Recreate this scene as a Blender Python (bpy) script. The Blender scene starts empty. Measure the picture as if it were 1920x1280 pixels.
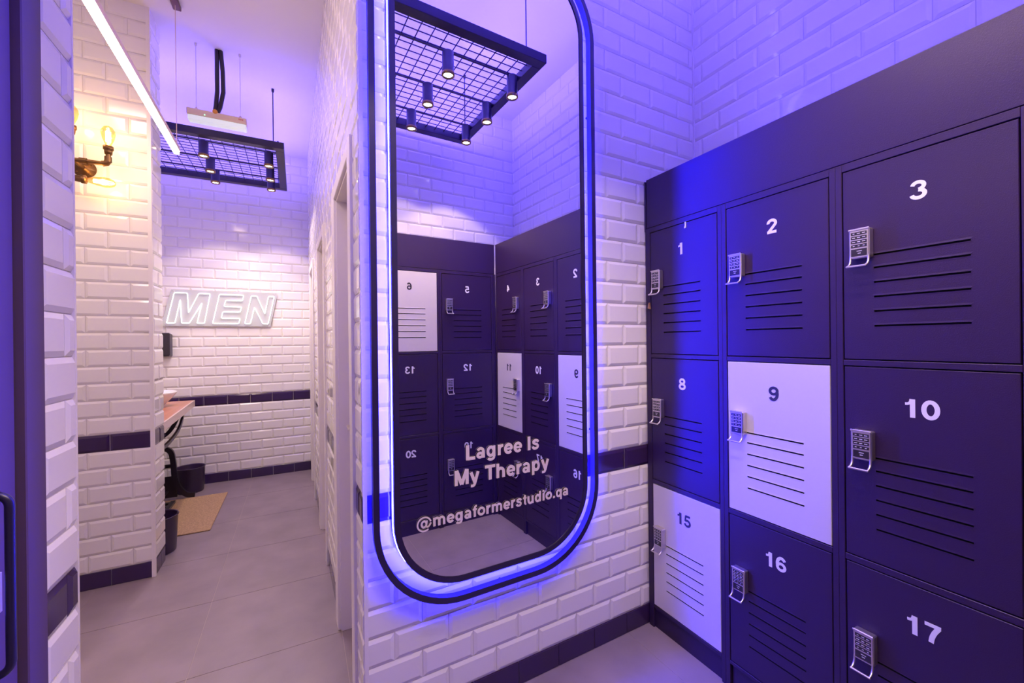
import bpy, math, random
from math import sin, cos, pi, radians
from mathutils import Vector, Matrix

random.seed(7)
scene = bpy.context.scene
COL = scene.collection

# ------------------------------------------------------------------ camera
F_PX, TH, PITCH, ROLL, EYE = 774.0, 0.4785, -0.0009, -0.0111, 1.40
fw = Vector((sin(TH), cos(TH), 0.0))
rt = Vector((cos(TH), -sin(TH), 0.0))
fw2 = (fw * cos(PITCH) + Vector((0, 0, 1)) * sin(PITCH))
up = (Vector((0, 0, 1)) * cos(PITCH) - fw * sin(PITCH))
rt2 = rt * cos(ROLL) + up * sin(ROLL)
up2 = up * cos(ROLL) - rt * sin(ROLL)
cam = bpy.data.cameras.new('camera')
cam.sensor_width = 36.0
cam.lens = 36.0 * F_PX / 1920.0
cam.clip_start = 0.02
cam_o = bpy.data.objects.new('camera', cam)
COL.objects.link(cam_o)
M4 = Matrix((rt2, up2, -fw2)).transposed().to_4x4()
M4.translation = Vector((0, 0, EYE))
cam_o.matrix_world = M4
scene.camera = cam_o

# ------------------------------------------------------------------ world, light, exposure
world = bpy.data.worlds.new('world')
scene.world = world
world.use_nodes = True
bg = world.node_tree.nodes['Background']
bg.inputs[0].default_value = (0.6, 0.55, 0.65, 1)
bg.inputs[1].default_value = 0.05
vs = scene.view_settings
vs.view_transform = 'Standard'
vs.look = 'None'
vs.exposure = 0.0
vs.gamma = 1.0
vs.use_curve_mapping = False

BLUE = (0.15, 0.10, 1.0)      # colour of the blue strip lights
WARM = (1.0, 0.75, 0.44)      # colour of the spot lamps
P_STRIP, P_SPOT, P_BULB, E_MIRROR, E_BAR, E_NEON = 21.0, 22.0, 1.6, 780.0, 44.0, 1.15


def area_light(name, loc, rot, sx, sy, power, color, parent=None):
    l = bpy.data.lights.new(name, 'AREA')
    l.shape = 'RECTANGLE'
    l.size, l.size_y = sx, sy
    l.energy = power
    l.color = color
    o = bpy.data.objects.new(name, l)
    o.location = loc
    o.rotation_euler = rot
    COL.objects.link(o)
    return o


# added fill light under the lobby ceiling, out of frame, to brighten the corridor
area_light('fill_light', (-1.15, 1.45, 3.43), (0, 0, 0), 0.6, 0.6, 23.0, (1.0, 0.74, 0.62))


# ------------------------------------------------------------------ mesh builder
class MB:
    def __init__(self):
        self.v, self.f, self.m, self.s = [], [], [], []

    def face(self, pts, mi=0, smooth=False):
        n = len(self.v)
        self.v.extend([tuple(p) for p in pts])
        self.f.append(tuple(range(n, n + len(pts))))
        self.m.append(mi)
        self.s.append(smooth)

    def grid(self, rows, mi=0, smooth=True, close_u=False, close_v=False):
        n = len(self.v)
        R, K = len(rows), len(rows[0])
        for r in rows:
            self.v.extend([tuple(p) for p in r])
        for i in range(R if close_v else R - 1):
            for j in range(K if close_u else K - 1):
                a = n + i * K + j
                b = n + i * K + (j + 1) % K
                c = n + ((i + 1) % R) * K + (j + 1) % K
                d = n + ((i + 1) % R) * K + j
                self.f.append((a, b, c, d))
                self.m.append(mi)
                self.s.append(smooth)

    def box(self, lo, hi, mi=0, fn=None, bev=0.0):
        x0, y0, z0 = lo
        x1, y1, z1 = hi
        fn = fn or (lambda x, y, z: (x, y, z))
        if bev <= 0:
            c = [fn(x, y, z) for z in (z0, z1) for y in (y0, y1) for x in (x0, x1)]
            n = len(self.v)
            self.v.extend([tuple(p) for p in c])
            for q in ((0, 2, 3, 1), (4, 5, 7, 6), (0, 1, 5, 4), (2, 6, 7, 3), (0, 4, 6, 2), (1, 3, 7, 5)):
                self.f.append(tuple(n + i for i in q))
                self.m.append(mi)
                self.s.append(False)
            return
        b = bev
        # chamfered box: three faces per corner
        def P(sx, sy, sz, ax):
            p = [x1 if sx else x0, y1 if sy else y0, z1 if sz else z0]
            s = (sx, sy, sz)
            for i in range(3):
                if i != ax:
                    p[i] += -b if s[i] else b
            return fn(*p)
        idx = {}
        for sx in (0, 1):
            for sy in (0, 1):
                for sz in (0, 1):
                    for ax in range(3):
                        idx[(sx, sy, sz, ax)] = len(self.v)
                        self.v.append(tuple(P(sx, sy, sz, ax)))
        def add(q):
            self.f.append(tuple(q)); self.m.append(mi); self.s.append(False)
        for s in (0, 1):
            add([idx[(s, a, c, 0)] for a, c in ((0, 0), (1, 0), (1, 1), (0, 1))])
            add([idx[(a, s, c, 1)] for a, c in ((0, 0), (1, 0), (1, 1), (0, 1))])
            add([idx[(a, c, s, 2)] for a, c in ((0, 0), (1, 0), (1, 1), (0, 1))])
        for a in (0, 1):
            for c in (0, 1):
                add([idx[(0, a, c, 1)], idx[(1, a, c, 1)], idx[(1, a, c, 2)], idx[(0, a, c, 2)]])
                add([idx[(a, 0, c, 0)], idx[(a, 1, c, 0)], idx[(a, 1, c, 2)], idx[(a, 0, c, 2)]])
                add([idx[(a, c, 0, 0)], idx[(a, c, 1, 0)], idx[(a, c, 1, 1)], idx[(a, c, 0, 1)]])
        for a in (0, 1):
            for c in (0, 1):
                for d in (0, 1):
                    add([idx[(a, c, d, 0)], idx[(a, c, d, 1)], idx[(a, c, d, 2)]])

    def tube(self, pts, r, n=10, mi=0, caps=True, closed=False):
        pts = [Vector(p) for p in pts]
        rs = r if isinstance(r, (list, tuple)) else [r] * len(pts)
        rows = []
        prev = None
        K = len(pts)
        for i, p in enumerate(pts):
            if closed:
                t = (pts[(i + 1) % K] - pts[i - 1])
            else:
                t = pts[min(i + 1, K - 1)] - pts[max(i - 1, 0)]
            t.normalize()
            if prev is None:
                a = Vector((0, 0, 1)) if abs(t.z) < 0.9 else Vector((1, 0, 0))
                u = t.cross(a).normalized()
            else:
                u = (prev - t * prev.dot(t)).normalized()
            prev = u
            w = t.cross(u)
            rows.append([p + (u * cos(2 * pi * k / n) + w * sin(2 * pi * k / n)) * rs[i] for k in range(n)])
        self.grid(rows, mi, True, close_u=True, close_v=closed)
        if caps and not closed:
            self.face(rows[0][::-1], mi)
            self.face(rows[-1], mi)

    def lathe(self, prof, center=(0, 0, 0), n=24, mi=0, axis=None, smooth=True):
        """prof: list of (radius, height) along +Z (or along axis)."""
        c = Vector(center)
        ax = Vector(axis or (0, 0, 1)).normalized()
        a = Vector((1, 0, 0)) if abs(ax.x) < 0.9 else Vector((0, 1, 0))
        u = ax.cross(a).normalized()
        w = ax.cross(u)
        rows = [[c + ax * h + (u * cos(2 * pi * k / n) + w * sin(2 * pi * k / n)) * max(r, 1e-5) for k in range(n)] for r, h in prof]
        self.grid(rows, mi, smooth, close_u=True)

    def prism(self, poly, fn, d0, d1, mi=0, smooth_side=False):
        """poly: 2D points; fn(a, b, depth)->xyz"""
        f0 = [fn(a, b, d0) for a, b in poly]
        f1 = [fn(a, b, d1) for a, b in poly]
        self.face(f0[::-1], mi)
        self.face(f1, mi)
        self.grid([f0 + [f0[0]], f1 + [f1[0]]], mi, smooth_side)

    def ring(self, outer, inner, fn, d0, d1, mi=0):
        """closed band between two 2D loops of equal length, extruded"""
        o0 = [fn(a, b, d0) for a, b in outer]; o1 = [fn(a, b, d1) for a, b in outer]
        i0 = [fn(a, b, d0) for a, b in inner]; i1 = [fn(a, b, d1) for a, b in inner]
        self.grid([o0, o1, i1, i0], mi, False, close_u=True, close_v=True)

    def build(self, name, mats, parent=None, merge=False):
        me = bpy.data.meshes.new(name)
        me.from_pydata(self.v, [], self.f)
        if not isinstance(mats, (list, tuple)):
            mats = [mats]
        for m in mats:
            me.materials.append(m)
        me.polygons.foreach_set('material_index', self.m)
        me.polygons.foreach_set('use_smooth', self.s)
        me.update()
        import bmesh
        bm = bmesh.new()
        bm.from_mesh(me)
        if merge:
            bmesh.ops.remove_doubles(bm, verts=bm.verts, dist=1e-5)
        bmesh.ops.recalc_face_normals(bm, faces=bm.faces)
        bm.to_mesh(me)
        bm.free()
        o = bpy.data.objects.new(name, me)
        COL.objects.link(o)
        if parent:
            o.parent = parent
        return o


def tag(o, label=None, cat=None, group=None, kind=None):
    if label: o['label'] = label
    if cat: o['category'] = cat
    if group: o['group'] = group
    if kind: o['kind'] = kind
    return o


def empty(name, loc=(0, 0, 0)):
    o = bpy.data.objects.new(name, None)
    o.empty_display_size = 0.05
    o.location = loc
    COL.objects.link(o)
    return o


def adopt(o, parent):
    """parent a mesh built in world coordinates to an Empty placed at a base point"""
    o.parent = parent
    o.matrix_parent_inverse = Matrix.Translation(-Vector(parent.location))
    return o


# ------------------------------------------------------------------ materials
def mat(name, col, rough=0.5, metal=0.0, spec=0.5, emit=None, estr=0.0, bump=0.0, bscale=300.0, var=0.0, vscale=8.0, coat=0.0):
    m = bpy.data.materials.new(name)
    m.use_nodes = True
    nt = m.node_tree
    b = nt.nodes['Principled BSDF']
    b.inputs['Base Color'].default_value = (*col, 1)
    b.inputs['Roughness'].default_value = rough
    b.inputs['Metallic'].default_value = metal
    b.inputs['Specular IOR Level'].default_value = spec
    b.inputs['Coat Weight'].default_value = coat
    if emit:
        b.inputs['Emission Color'].default_value = (*emit, 1)
        b.inputs['Emission Strength'].default_value = estr
    if bump or var:
        tc = nt.nodes.new('ShaderNodeTexCoord')
    if var:
        n = nt.nodes.new('ShaderNodeTexNoise')
        n.inputs['Scale'].default_value = vscale
        n.inputs['Detail'].default_value = 6
        nt.links.new(tc.outputs['Object'], n.inputs['Vector'])
        r = nt.nodes.new('ShaderNodeMapRange')
        r.inputs['From Min'].default_value = 0.25; r.inputs['From Max'].default_value = 0.75
        r.inputs['To Min'].default_value = 1 - var; r.inputs['To Max'].default_value = 1 + var
        nt.links.new(n.outputs['Fac'], r.inputs['Value'])
        mx = nt.nodes.new('ShaderNodeVectorMath'); mx.operation = 'SCALE'
        mx.inputs[0].default_value = col
        nt.links.new(r.outputs['Result'], mx.inputs['Scale'])
        nt.links.new(mx.outputs['Vector'], b.inputs['Base Color'])
    if bump:
        n2 = nt.nodes.new('ShaderNodeTexNoise')
        n2.inputs['Scale'].default_value = bscale
        n2.inputs['Detail'].default_value = 3
        nt.links.new(tc.outputs['Object'], n2.inputs['Vector'])
        bp = nt.nodes.new('ShaderNodeBump')
        bp.inputs['Strength'].default_value = bump
        bp.inputs['Distance'].default_value = 0.002
        nt.links.new(n2.outputs['Fac'], bp.inputs['Height'])
        nt.links.new(bp.outputs['Normal'], b.inputs['Normal'])
    return m


def wood_mat(name, c0, c1, scale=(40, 2, 40)):
    m = mat(name, c0, 0.3)
    nt = m.node_tree
    b = nt.nodes['Principled BSDF']
    tc = nt.nodes.new('ShaderNodeTexCoord')
    mp = nt.nodes.new('ShaderNodeMapping')
    mp.inputs['Scale'].default_value = scale
    n = nt.nodes.new('ShaderNodeTexNoise'); n.inputs['Scale'].default_value = 1.0; n.inputs['Detail'].default_value = 5
    cr = nt.nodes.new('ShaderNodeValToRGB')
    cr.color_ramp.elements[0].position = 0.3; cr.color_ramp.elements[1].position = 0.7
    cr.color_ramp.elements[0].color = (*c0, 1); cr.color_ramp.elements[1].color = (*c1, 1)
    nt.links.new(tc.outputs['Object'], mp.inputs['Vector'])
    nt.links.new(mp.outputs['Vector'], n.inputs['Vector'])
    nt.links.new(n.outputs['Fac'], cr.inputs['Fac'])
    nt.links.new(cr.outputs['Color'], b.inputs['Base Color'])
    return m


TILE = mat('white_glazed_tile', (0.80, 0.77, 0.76), 0.09, spec=0.5)
GROUT = mat('pale_grout', (0.62, 0.58, 0.56), 0.8)
DTILE = mat('black_glazed_tile', (0.042, 0.019, 0.076), 0.12)
LOCKER = mat('charcoal_powder_coat', (0.030, 0.0125, 0.058), 0.42, spec=0.42, bump=0.25, bscale=420)
LOCKER_W = mat('white_powder_coat', (0.66, 0.62, 0.66), 0.40, bump=0.15, bscale=420)
SLOT = mat('dark_slot', (0.004, 0.004, 0.006), 0.8)
NUM_W = mat('white_vinyl', (0.85, 0.84, 0.88), 0.5)
NUM_D = mat('dark_vinyl', (0.03, 0.026, 0.05), 0.5)
STEEL = mat('satin_steel', (0.76, 0.71, 0.69), 0.38, metal=1.0)
KEY = mat('black_keypad', (0.025, 0.02, 0.03), 0.3)
KEYM = mat('key_marking', (0.6, 0.58, 0.6), 0.4)
BLACKM = mat('black_metal', (0.016, 0.011, 0.024), 0.35)
FRAME_B = mat('black_frame_satin', (0.022, 0.013, 0.045), 0.35)
MIRROR = mat('mirror_silver', (0.86, 0.86, 0.88), 0.0, metal=1.0)
LETTER = mat('cream_letter_vinyl', (0.72, 0.62, 0.58), 0.55)
LETTER_B = mat('letter_shaded_back', (0.05, 0.028, 0.03), 0.7)  # shade of the letters' backs painted in, a dark outline in the mirror
FLOOR = mat('grey_porcelain', (0.245, 0.193, 0.218), 0.40, var=0.16, vscale=5.0, bump=0.08, bscale=60)
FGROUT = mat('floor_grout', (0.38, 0.31, 0.29), 0.8)
PLASTER = mat('white_plaster', (0.80, 0.77, 0.76), 0.85)
TRIMW = mat('white_trim', (0.78, 0.74, 0.74), 0.35)
TRIMP = mat('aluminium_trim', (0.45, 0.40, 0.50), 0.3, metal=0.6)
DOORW = mat('pale_door_paint', (0.62, 0.55, 0.55), 0.45)
DOORD = mat('dark_entrance_paint', (0.095, 0.052, 0.080), 0.65)
BRONZE = mat('aged_pipe', (0.16, 0.085, 0.035), 0.4, metal=0.8)
PORC = mat('white_porcelain', (0.85, 0.83, 0.84), 0.15)
WOOD = wood_mat('red_brown_wood', (0.42, 0.16, 0.09), (0.55, 0.24, 0.13))
WOODE = wood_mat('pale_wood_edge', (0.62, 0.47, 0.40), (0.70, 0.56, 0.50))
JUTE = mat('jute', (0.42, 0.27, 0.15), 0.95, var=0.35, vscale=90, bump=0.9, bscale=220)
BIN = mat('black_bin_plastic', (0.040, 0.019, 0.066), 0.3)
CREAM = mat('cream_plastic', (0.72, 0.56, 0.46), 0.5)
CLEAR = mat('frosted_diffuser', (0.75, 0.85, 0.85), 0.3, emit=(0.75, 0.9, 1.0), estr=0.35)
ORANGE = mat('orange_plug', (0.75, 0.33, 0.05), 0.5)
BRASS = mat('brass_ring', (0.35, 0.22, 0.08), 0.3, metal=1.0)
E_LAMP = mat('lamp_glow', (1, 0.9, 0.75), 0.4, emit=(1.0, 0.80, 0.50), estr=22.0)
E_FIL = mat('filament_glow', (1, 0.8, 0.5), 0.4, emit=(1.0, 0.72, 0.36), estr=30.0)
E_LED = mat('blue_led_strip', (0.8, 0.8, 1), 0.4, emit=(0.012, 0.011, 1.0), estr=E_MIRROR)
E_BARM = mat('bar_glow', (1, 1, 1), 0.4, emit=(1.0, 0.78, 0.62), estr=E_BAR)
E_NEONM = mat('neon_glow', (1, 1, 1), 0.4, emit=(0.92, 1.0, 0.96), estr=E_NEON)
ACRYL = mat('neon_backing', (0.52, 0.54, 0.55), 0.3)
GREENLED = mat('green_indicator', (0.2, 0.8, 0.4), 0.4, emit=(0.4, 1.0, 0.6), estr=1.5)
REDPRINT = mat('red_print', (0.55, 0.2, 0.18), 0.5)
TABM = mat('tan_tab', (0.55, 0.30, 0.14), 0.5)
BULB = bpy.data.materials.new('amber_bulb_glass')
BULB.use_nodes = True
_n = BULB.node_tree
_n.nodes.clear()
_o = _n.nodes.new('ShaderNodeOutputMaterial')
_t = _n.nodes.new('ShaderNodeBsdfTransparent'); _t.inputs[0].default_value = (1.0, 0.80, 0.50, 1)
_g = _n.nodes.new('ShaderNodeBsdfGlossy'); _g.inputs[0].default_value = (1, 0.9, 0.7, 1); _g.inputs[1].default_value = 0.05
_m = _n.nodes.new('ShaderNodeMixShader'); _m.inputs[0].default_value = 0.12
_n.links.new(_t.outputs[0], _m.inputs[1]); _n.links.new(_g.outputs[0], _m.inputs[2]); _n.links.new(_m.outputs[0], _o.inputs[0])

# ------------------------------------------------------------------ frames of reference
CEIL = 3.44
YAW = 0.0315
WT = Vector((cos(YAW), sin(YAW), 0)); WN = Vector((sin(YAW), -cos(YAW), 0)); WO = Vector((0.75, 1.4878, 0))
def W(s, z, d=0.0):            # mirror wall: s along the wall, d out of it
    return WO + WT * s + WN * d + Vector((0, 0, z))
CT = Vector((-0.02, 1, 0)).normalized(); CN = Vector((-CT.y, CT.x, 0)); CO = Vector((0.191, 1.470, 0))
def Cw(t, z, d=0.0):           # corridor wall with the doors
    return CO + CT * t + CN * d + Vector((0, 0, z))
def YW(Y, sgn=-1):             # wall of constant y, facing -y
    return lambda a, z, d=0.0: Vector((a, Y + sgn * d, z))
def XW(X, sgn=-1):
    return lambda a, z, d=0.0: Vector((X + sgn * d, a, z))

ROW, BW, KB = 0.0985, 0.1985, 0.0947


def tile_wall(name, fn, a0, a1, z0, z1, joint=0.0, holes=(), back=0.04, bands=True, first_flat=True):
    """Bonded field of glazed 200 x 100 tiles with sloping edges, with a flat black skirting
    course at the floor and a black course at waist height. holes: (a0, a1, z0, z1)."""
    mb = MB()
    # rectangles left of the holes for the backing
    cuts = sorted(set([a0, a1] + [h[0] for h in holes] + [h[1] for h in holes]))
    for c0, c1 in zip(cuts, cuts[1:]):
        segs = [(z0, z1)]
        for h in holes:
            if h[0] < (c0 + c1) / 2 < h[1]:
                segs = [s for q in segs for s in ((q[0], min(q[1], h[2])), (max(q[0], h[3]), q[1])) if s[1] > s[0] + 1e-6]
        for s0, s1 in segs:
            mb.box((c0, s0, -back), (c1, s1, 0.0), 1, lambda x, y, z: fn(x, y, z))
    def inhole(x0, x1, y0, y1):
        for h in holes:
            if x0 < h[1] - 1e-4 and x1 > h[0] + 1e-4 and y0 < h[3] - 1e-4 and y1 > h[2] + 1e-4:
                return h
    g, bev = 0.0012, 0.013
    def tile(u0, u1, v0, v1, mi, flat):
        pieces = [(max(u0, a0), min(u1, a1), max(v0, z0), min(v1, z1))]
        for h in holes:
            new = []
            for p in pieces:
                if p[0] < h[1] and p[1] > h[0] and p[2] < h[3] and p[3] > h[2]:
                    if p[0] < h[0]: new.append((p[0], h[0], p[2], p[3]))
                    if p[1] > h[1]: new.append((h[1], p[1], p[2], p[3]))
                    m0, m1 = max(p[0], h[0]), min(p[1], h[1])
                    if p[2] < h[2]: new.append((m0, m1, p[2], h[2]))
                    if p[3] > h[3]: new.append((m0, m1, h[3], p[3]))
                else:
                    new.append(p)
            pieces = new
        for x0, x1, y0, y1 in pieces:
            if x1 - x0 < 0.004 or y1 - y0 < 0.004:
                continue
            lo, hi = (0.0015, 0.0065) if not flat else (0.0045, 0.0055)
            bb = bev if not flat else 0.001
            # slope only on whole edges
            ix0 = x0 + (bb if abs(x0 - u0) < 1e-6 else 0.0005); ix1 = x1 - (bb if abs(x1 - u1) < 1e-6 else 0.0005)
            iy0 = y0 + (bb if abs(y0 - v0) < 1e-6 else 0.0005); iy1 = y1 - (bb if abs(y1 - v1) < 1e-6 else 0.0005)
            if ix1 - ix0 < 0.002 or iy1 - iy0 < 0.002:
                lo, hi, ix0, ix1, iy0, iy1 = 0.001, 0.002, x0 + .0005, x1 - .0005, y0 + .0005, y1 - .0005
            B = [fn(x, y, 0.0) for x, y in ((x0, y0), (x1, y0), (x1, y1), (x0, y1))]
            O = [fn(x, y, lo) for x, y in ((x0, y0), (x1, y0), (x1, y1), (x0, y1))]
            I = [fn(x, y, hi) for x, y in ((ix0, iy0), (ix1, iy0), (ix1, iy1), (ix0, iy1))]
            mb.face(I, mi)
            for k in range(4):
                l = (k + 1) % 4
                mb.face((O[k], O[l], I[l], I[k]), mi)
                mb.face((B[k], B[l], O[l], O[k]), mi)
    def course(v0, v1, off, mi, flat):
        k0 = math.floor((a0 - joint - off) / BW) - 1
        k = k0
        while True:
            u0 = joint + off + k * BW
            if u0 > a1: break
            if u0 + BW > a0:
                tile(u0 + g, u0 + BW - g, v0 + g, v1 - g, mi, flat)
            k += 1
    if bands:
        course(0.0, KB, 0.0, 2, True)
    k = 0 if bands else -1
    while KB + k * ROW < z1:
        v0 = KB + k * ROW
        off = BW / 2 if k % 2 == 0 else 0.0
        if bands and k == 7:
            course(v0, v0 + ROW, 0.0, 2, False)
        else:
            if v0 + ROW > z0:
                course(v0, v0 + ROW, off, 0, False)
        k += 1
    o = mb.build(name, [TILE, GROUT, DTILE])
    o['kind'] = 'structure'
    return o


# ------------------------------------------------------------------ floor and ceiling
mb = MB()
mb.box((-1.95, -0.95, -0.06), (1.98, 5.20, -0.0015), 1)
TX, TY = 0.605, 0.588
for i in range(-5, 5):
    for j in range(-7, 7):
        x0, x1 = 0.176 + i * TX, 0.176 + (i + 1) * TX
        y0, y1 = 2.165 + j * TY, 2.165 + (j + 1) * TY
        x0, x1 = max(x0, -1.95), min(x1, 1.98)
        y0, y1 = max(y0, -0.95), min(y1, 5.20)
        if x1 - x0 > 0.01 and y1 - y0 > 0.01:
            q = 0.0014
            mb.face(((x0 + q, y0 + q, 0), (x1 - q, y0 + q, 0), (x1 - q, y1 - q, 0), (x0 + q, y1 - q, 0)), 0)
            for a, b in (((x0 + q, y0 + q), (x1 - q, y0 + q)), ((x1 - q, y0 + q), (x1 - q, y1 - q)), ((x1 - q, y1 - q), (x0 + q, y1 - q)), ((x0 + q, y1 - q), (x0 + q, y0 + q))):
                mb.face(((a[0], a[1], 0), (b[0], b[1], 0), (b[0], b[1], -0.0015), (a[0], a[1], -0.0015)), 0)
floor = mb.build('floor', [FLOOR, FGROUT]); floor['kind'] = 'structure'
mb = MB()
mb.box((-1.95, -0.95, CEIL), (1.98, 5.20, CEIL + 0.06))
tag(mb.build('ceiling', PLASTER), kind='structure')

# ------------------------------------------------------------------ walls
tile_wall('wall_front', W, -0.550, 1.165, 0, CEIL, joint=0.035)
tile_wall('wall_right', XW(1.907), -0.45, 1.53, 0, CEIL, joint=0.08, bands=False)
tile_wall('wall_back', YW(-0.45, 1), -0.9, 1.95, 0, CEIL, joint=0.02, bands=False)
tile_wall('wall_end', YW(5.11), -1.45, 0.130, 0, CEIL, joint=-0.050)
tile_wall('wall_middle', YW(3.225), -1.85, -0.792, 0, CEIL, joint=-0.980)
tile_wall('wall_niche', XW(-0.785, 1), 3.225, 3.43, 0, CEIL, joint=3.34)
D1, D2, D3, DH = (0.20, 0.71), (1.45, 1.96), (2.70, 3.21), 2.10
tile_wall('wall_corridor', Cw, 0.0, 3.66, 0, CEIL, joint=0.06,
          holes=[(a, b, -0.01, DH) for a, b in (D1, D2, D3)], back=0.10)
tile_wall('wall_left', XW(-0.472, 1), 0.90, 1.337, 0, CEIL, joint=1.10, back=0.05,
          holes=[(0.90, 1.187, -0.01, 2.75)])
mb = MB()
mb.box((-1.45, 3.43, 0), (-1.35, 5.11, CEIL))
mb.box((-1.45, 3.27, 0), (-0.793, 3.43, CEIL))
tag(mb.build('wall_recess', PLASTER), kind='structure')
mb = MB(); mb.box((-1.90, -0.95, 0), (-1.85, 3.27, CEIL))
mb.box((-0.95, -0.95, 0), (-0.90, -0.41, CEIL)); mb.box((-1.90, -0.95, 0), (-0.9, -0.90, CEIL))
tag(mb.build('wall_lobby', PLASTER), kind='structure')
# room behind the corridor doors, seen as the backing of each opening
mb = MB()
mb.box((0, 0, -0.16), (3.66, CEIL, -0.101), 0, lambda x, y, z: Cw(x, y, z))
tag(mb.build('wall_behind', PLASTER), kind='structure')

# trims
mb = MB(); mb.box((-0.562, 0, -0.02), (-0.549, CEIL, 0.008), 0, lambda x, y, z: W(x, y, z))
tag(mb.build('trim_1', TRIMW), kind='structure')
mb = MB(); mb.box((-0.796, 3.217, 0), (-0.777, 3.232, CEIL))
tag(mb.build('trim_2', TRIMW), kind='structure')
mb = MB(); mb.box((-0.482, 1.335, 0), (-0.465, 1.343, CEIL)); mb.box((-0.60, 1.335, 0), (-0.482, 1.340, CEIL))
tag(mb.build('trim_3', TRIMW), kind='structure')
mb = MB(); mb.box((1.895, 1.510, 2.19), (1.905, 1.520, CEIL))
tag(mb.build('trim_4', TRIMW), kind='structure')

# corridor doors: frame, leaf
def corridor_door(n, a, b, far):
    mb = MB()
    fn = lambda x, y, z: Cw(x, y, z)
    tw, dd = 0.07, 0.017
    mb.box((a - tw, 0, 0), (a, DH + 0.06, dd), 0, fn, bev=0.002)
    mb.box((b, 0, 0), (b + far, DH + 0.06, dd), 0, fn, bev=0.002)
    mb.box((a, DH, 0), (b, DH + 0.06, dd), 0, fn, bev=0.002)
    mb.box((a, 0, -0.10), (a + 0.012, DH, 0.004), 0, fn)
    mb.box((b - 0.012, 0, -0.10), (b, DH, 0.004), 0, fn)
    mb.box((a + 0.012, DH - 0.012, -0.10), (b - 0.012, DH, 0.004), 0, fn)
    fr = mb.build('door_%d' % n, TRIMW); fr['kind'] = 'structure'
    lf = MB(); lf.box((a + 0.014, 0.006, -0.098), (b - 0.014, DH - 0.014, -0.06), 0, fn, bev=0.002)
    lf.build('door_leaf', DOORW, fr)
    h = MB()
    h.tube([Cw(b - 0.06, 1.0, -0.06), Cw(b - 0.06, 1.0, -0.03), Cw(b - 0.16, 1.0, -0.03)], 0.008, 8)
    h.build('door_handle', STEEL, fr)
    return fr
corridor_door(1, *D1, 0.11)
corridor_door(2, *D2, 0.09)
corridor_door(3, *D3, 0.09)

# entrance door on the left of the camera
def entrance():
    fn = XW(-0.472, 1)
    mb = MB()
    mb.box((1.118, 0, -0.02), (1.186, 2.75, 0.014), 0, lambda x, y, z: fn(x, y, z), bev=0.002)
    mb.box((0.20, 2.67, -0.02), (1.118, 2.75, 0.014), 0, lambda x, y, z: fn(x, y, z), bev=0.002)
    mb.box((0.12, 0, -0.02), (0.20, 2.75, 0.014), 0, lambda x, y, z: fn(x, y, z), bev=0.002)
    mb.box((-0.45, 0, -0.05), (0.12, CEIL, 0.0), 1, lambda x, y, z: fn(x, y, z))
    mb.box((0.12, 2.75, -0.05), (1.186, CEIL, 0.0), 1, lambda x, y, z: fn(x, y, z))
    fr = mb.build('door_4', [DOORD, PLASTER]); fr['kind'] = 'structure'
    lf = MB()
    lf.box((0.205, 0.008, -0.05), (1.112, 2.665, 0.002), 0, lambda x, y, z: fn(x, y, z), bev=0.003)
    lf.build('door_leaf', DOORD, fr)
    h = MB()
    y = 1.018; zt, zb, so = 1.150, 0.845, 0.034
    pts = [fn(y, zt, 0.0)]
    for k in range(7):
        a = pi / 2 * k / 6
        pts.append(fn(y, zt - 0.02 + 0.02 * cos(a), so - 0.02 + 0.02 * sin(a)))
    for k in range(7):
        a = pi / 2 * k / 6
        pts.append(fn(y, zb + 0.02 - 0.02 * sin(a), so - 0.02 + 0.02 * cos(a)))
    pts.append(fn(y, zb, 0.0))
    h.tube(pts, 0.0065, 12)
    h.build('door_handle', BLACKM, fr)
    p = MB()
    p.box((0.995, 0.935, 0.001), (1.060, 1.005, 0.006), 0, lambda x, y, z: fn(x, y, z), bev=0.001)
    p.box((1.028, 0.960, 0.006), (1.036, 0.982, 0.010), 1, lambda x, y, z: fn(x, y, z))
    p.build('lock_plate', [STEEL, NUM_W], fr)
entrance()

# ------------------------------------------------------------------ lettering: heavy sans strokes
def arc(cx, cy, rx, ry, a0, a1, n=14):
    return [(cx + rx * cos(radians(a0 + (a1 - a0) * i / n)), cy + ry * sin(radians(a0 + (a1 - a0) * i / n))) for i in range(n + 1)]
def smooth(P, k=5):
    out = []
    for i in range(len(P) - 1):
        p0, p1, p2, p3 = P[max(i - 1, 0)], P[i], P[i + 1], P[min(i + 2, len(P) - 1)]
        for j in range(k):
            t = j / k
            out.append(tuple(0.5 * (2 * p1[c] + (p2[c] - p0[c]) * t + (2 * p0[c] - 5 * p1[c] + 4 * p2[c] - p3[c]) * t * t + (3 * p1[c] - p0[c] - 3 * p2[c] + p3[c]) * t ** 3) for c in (0, 1)))
    out.append(P[-1])
    return out
S, Hh = 0.19, 0.155
six = [(arc(.38, .305, .25, .225, 0, 360, 24), .17), (arc(.405, .5, .275, .415, 205, 38, 16), .18)]
nine = [([(.76 - x, 1 - y) for x, y in p], w) for p, w in six]
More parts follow.
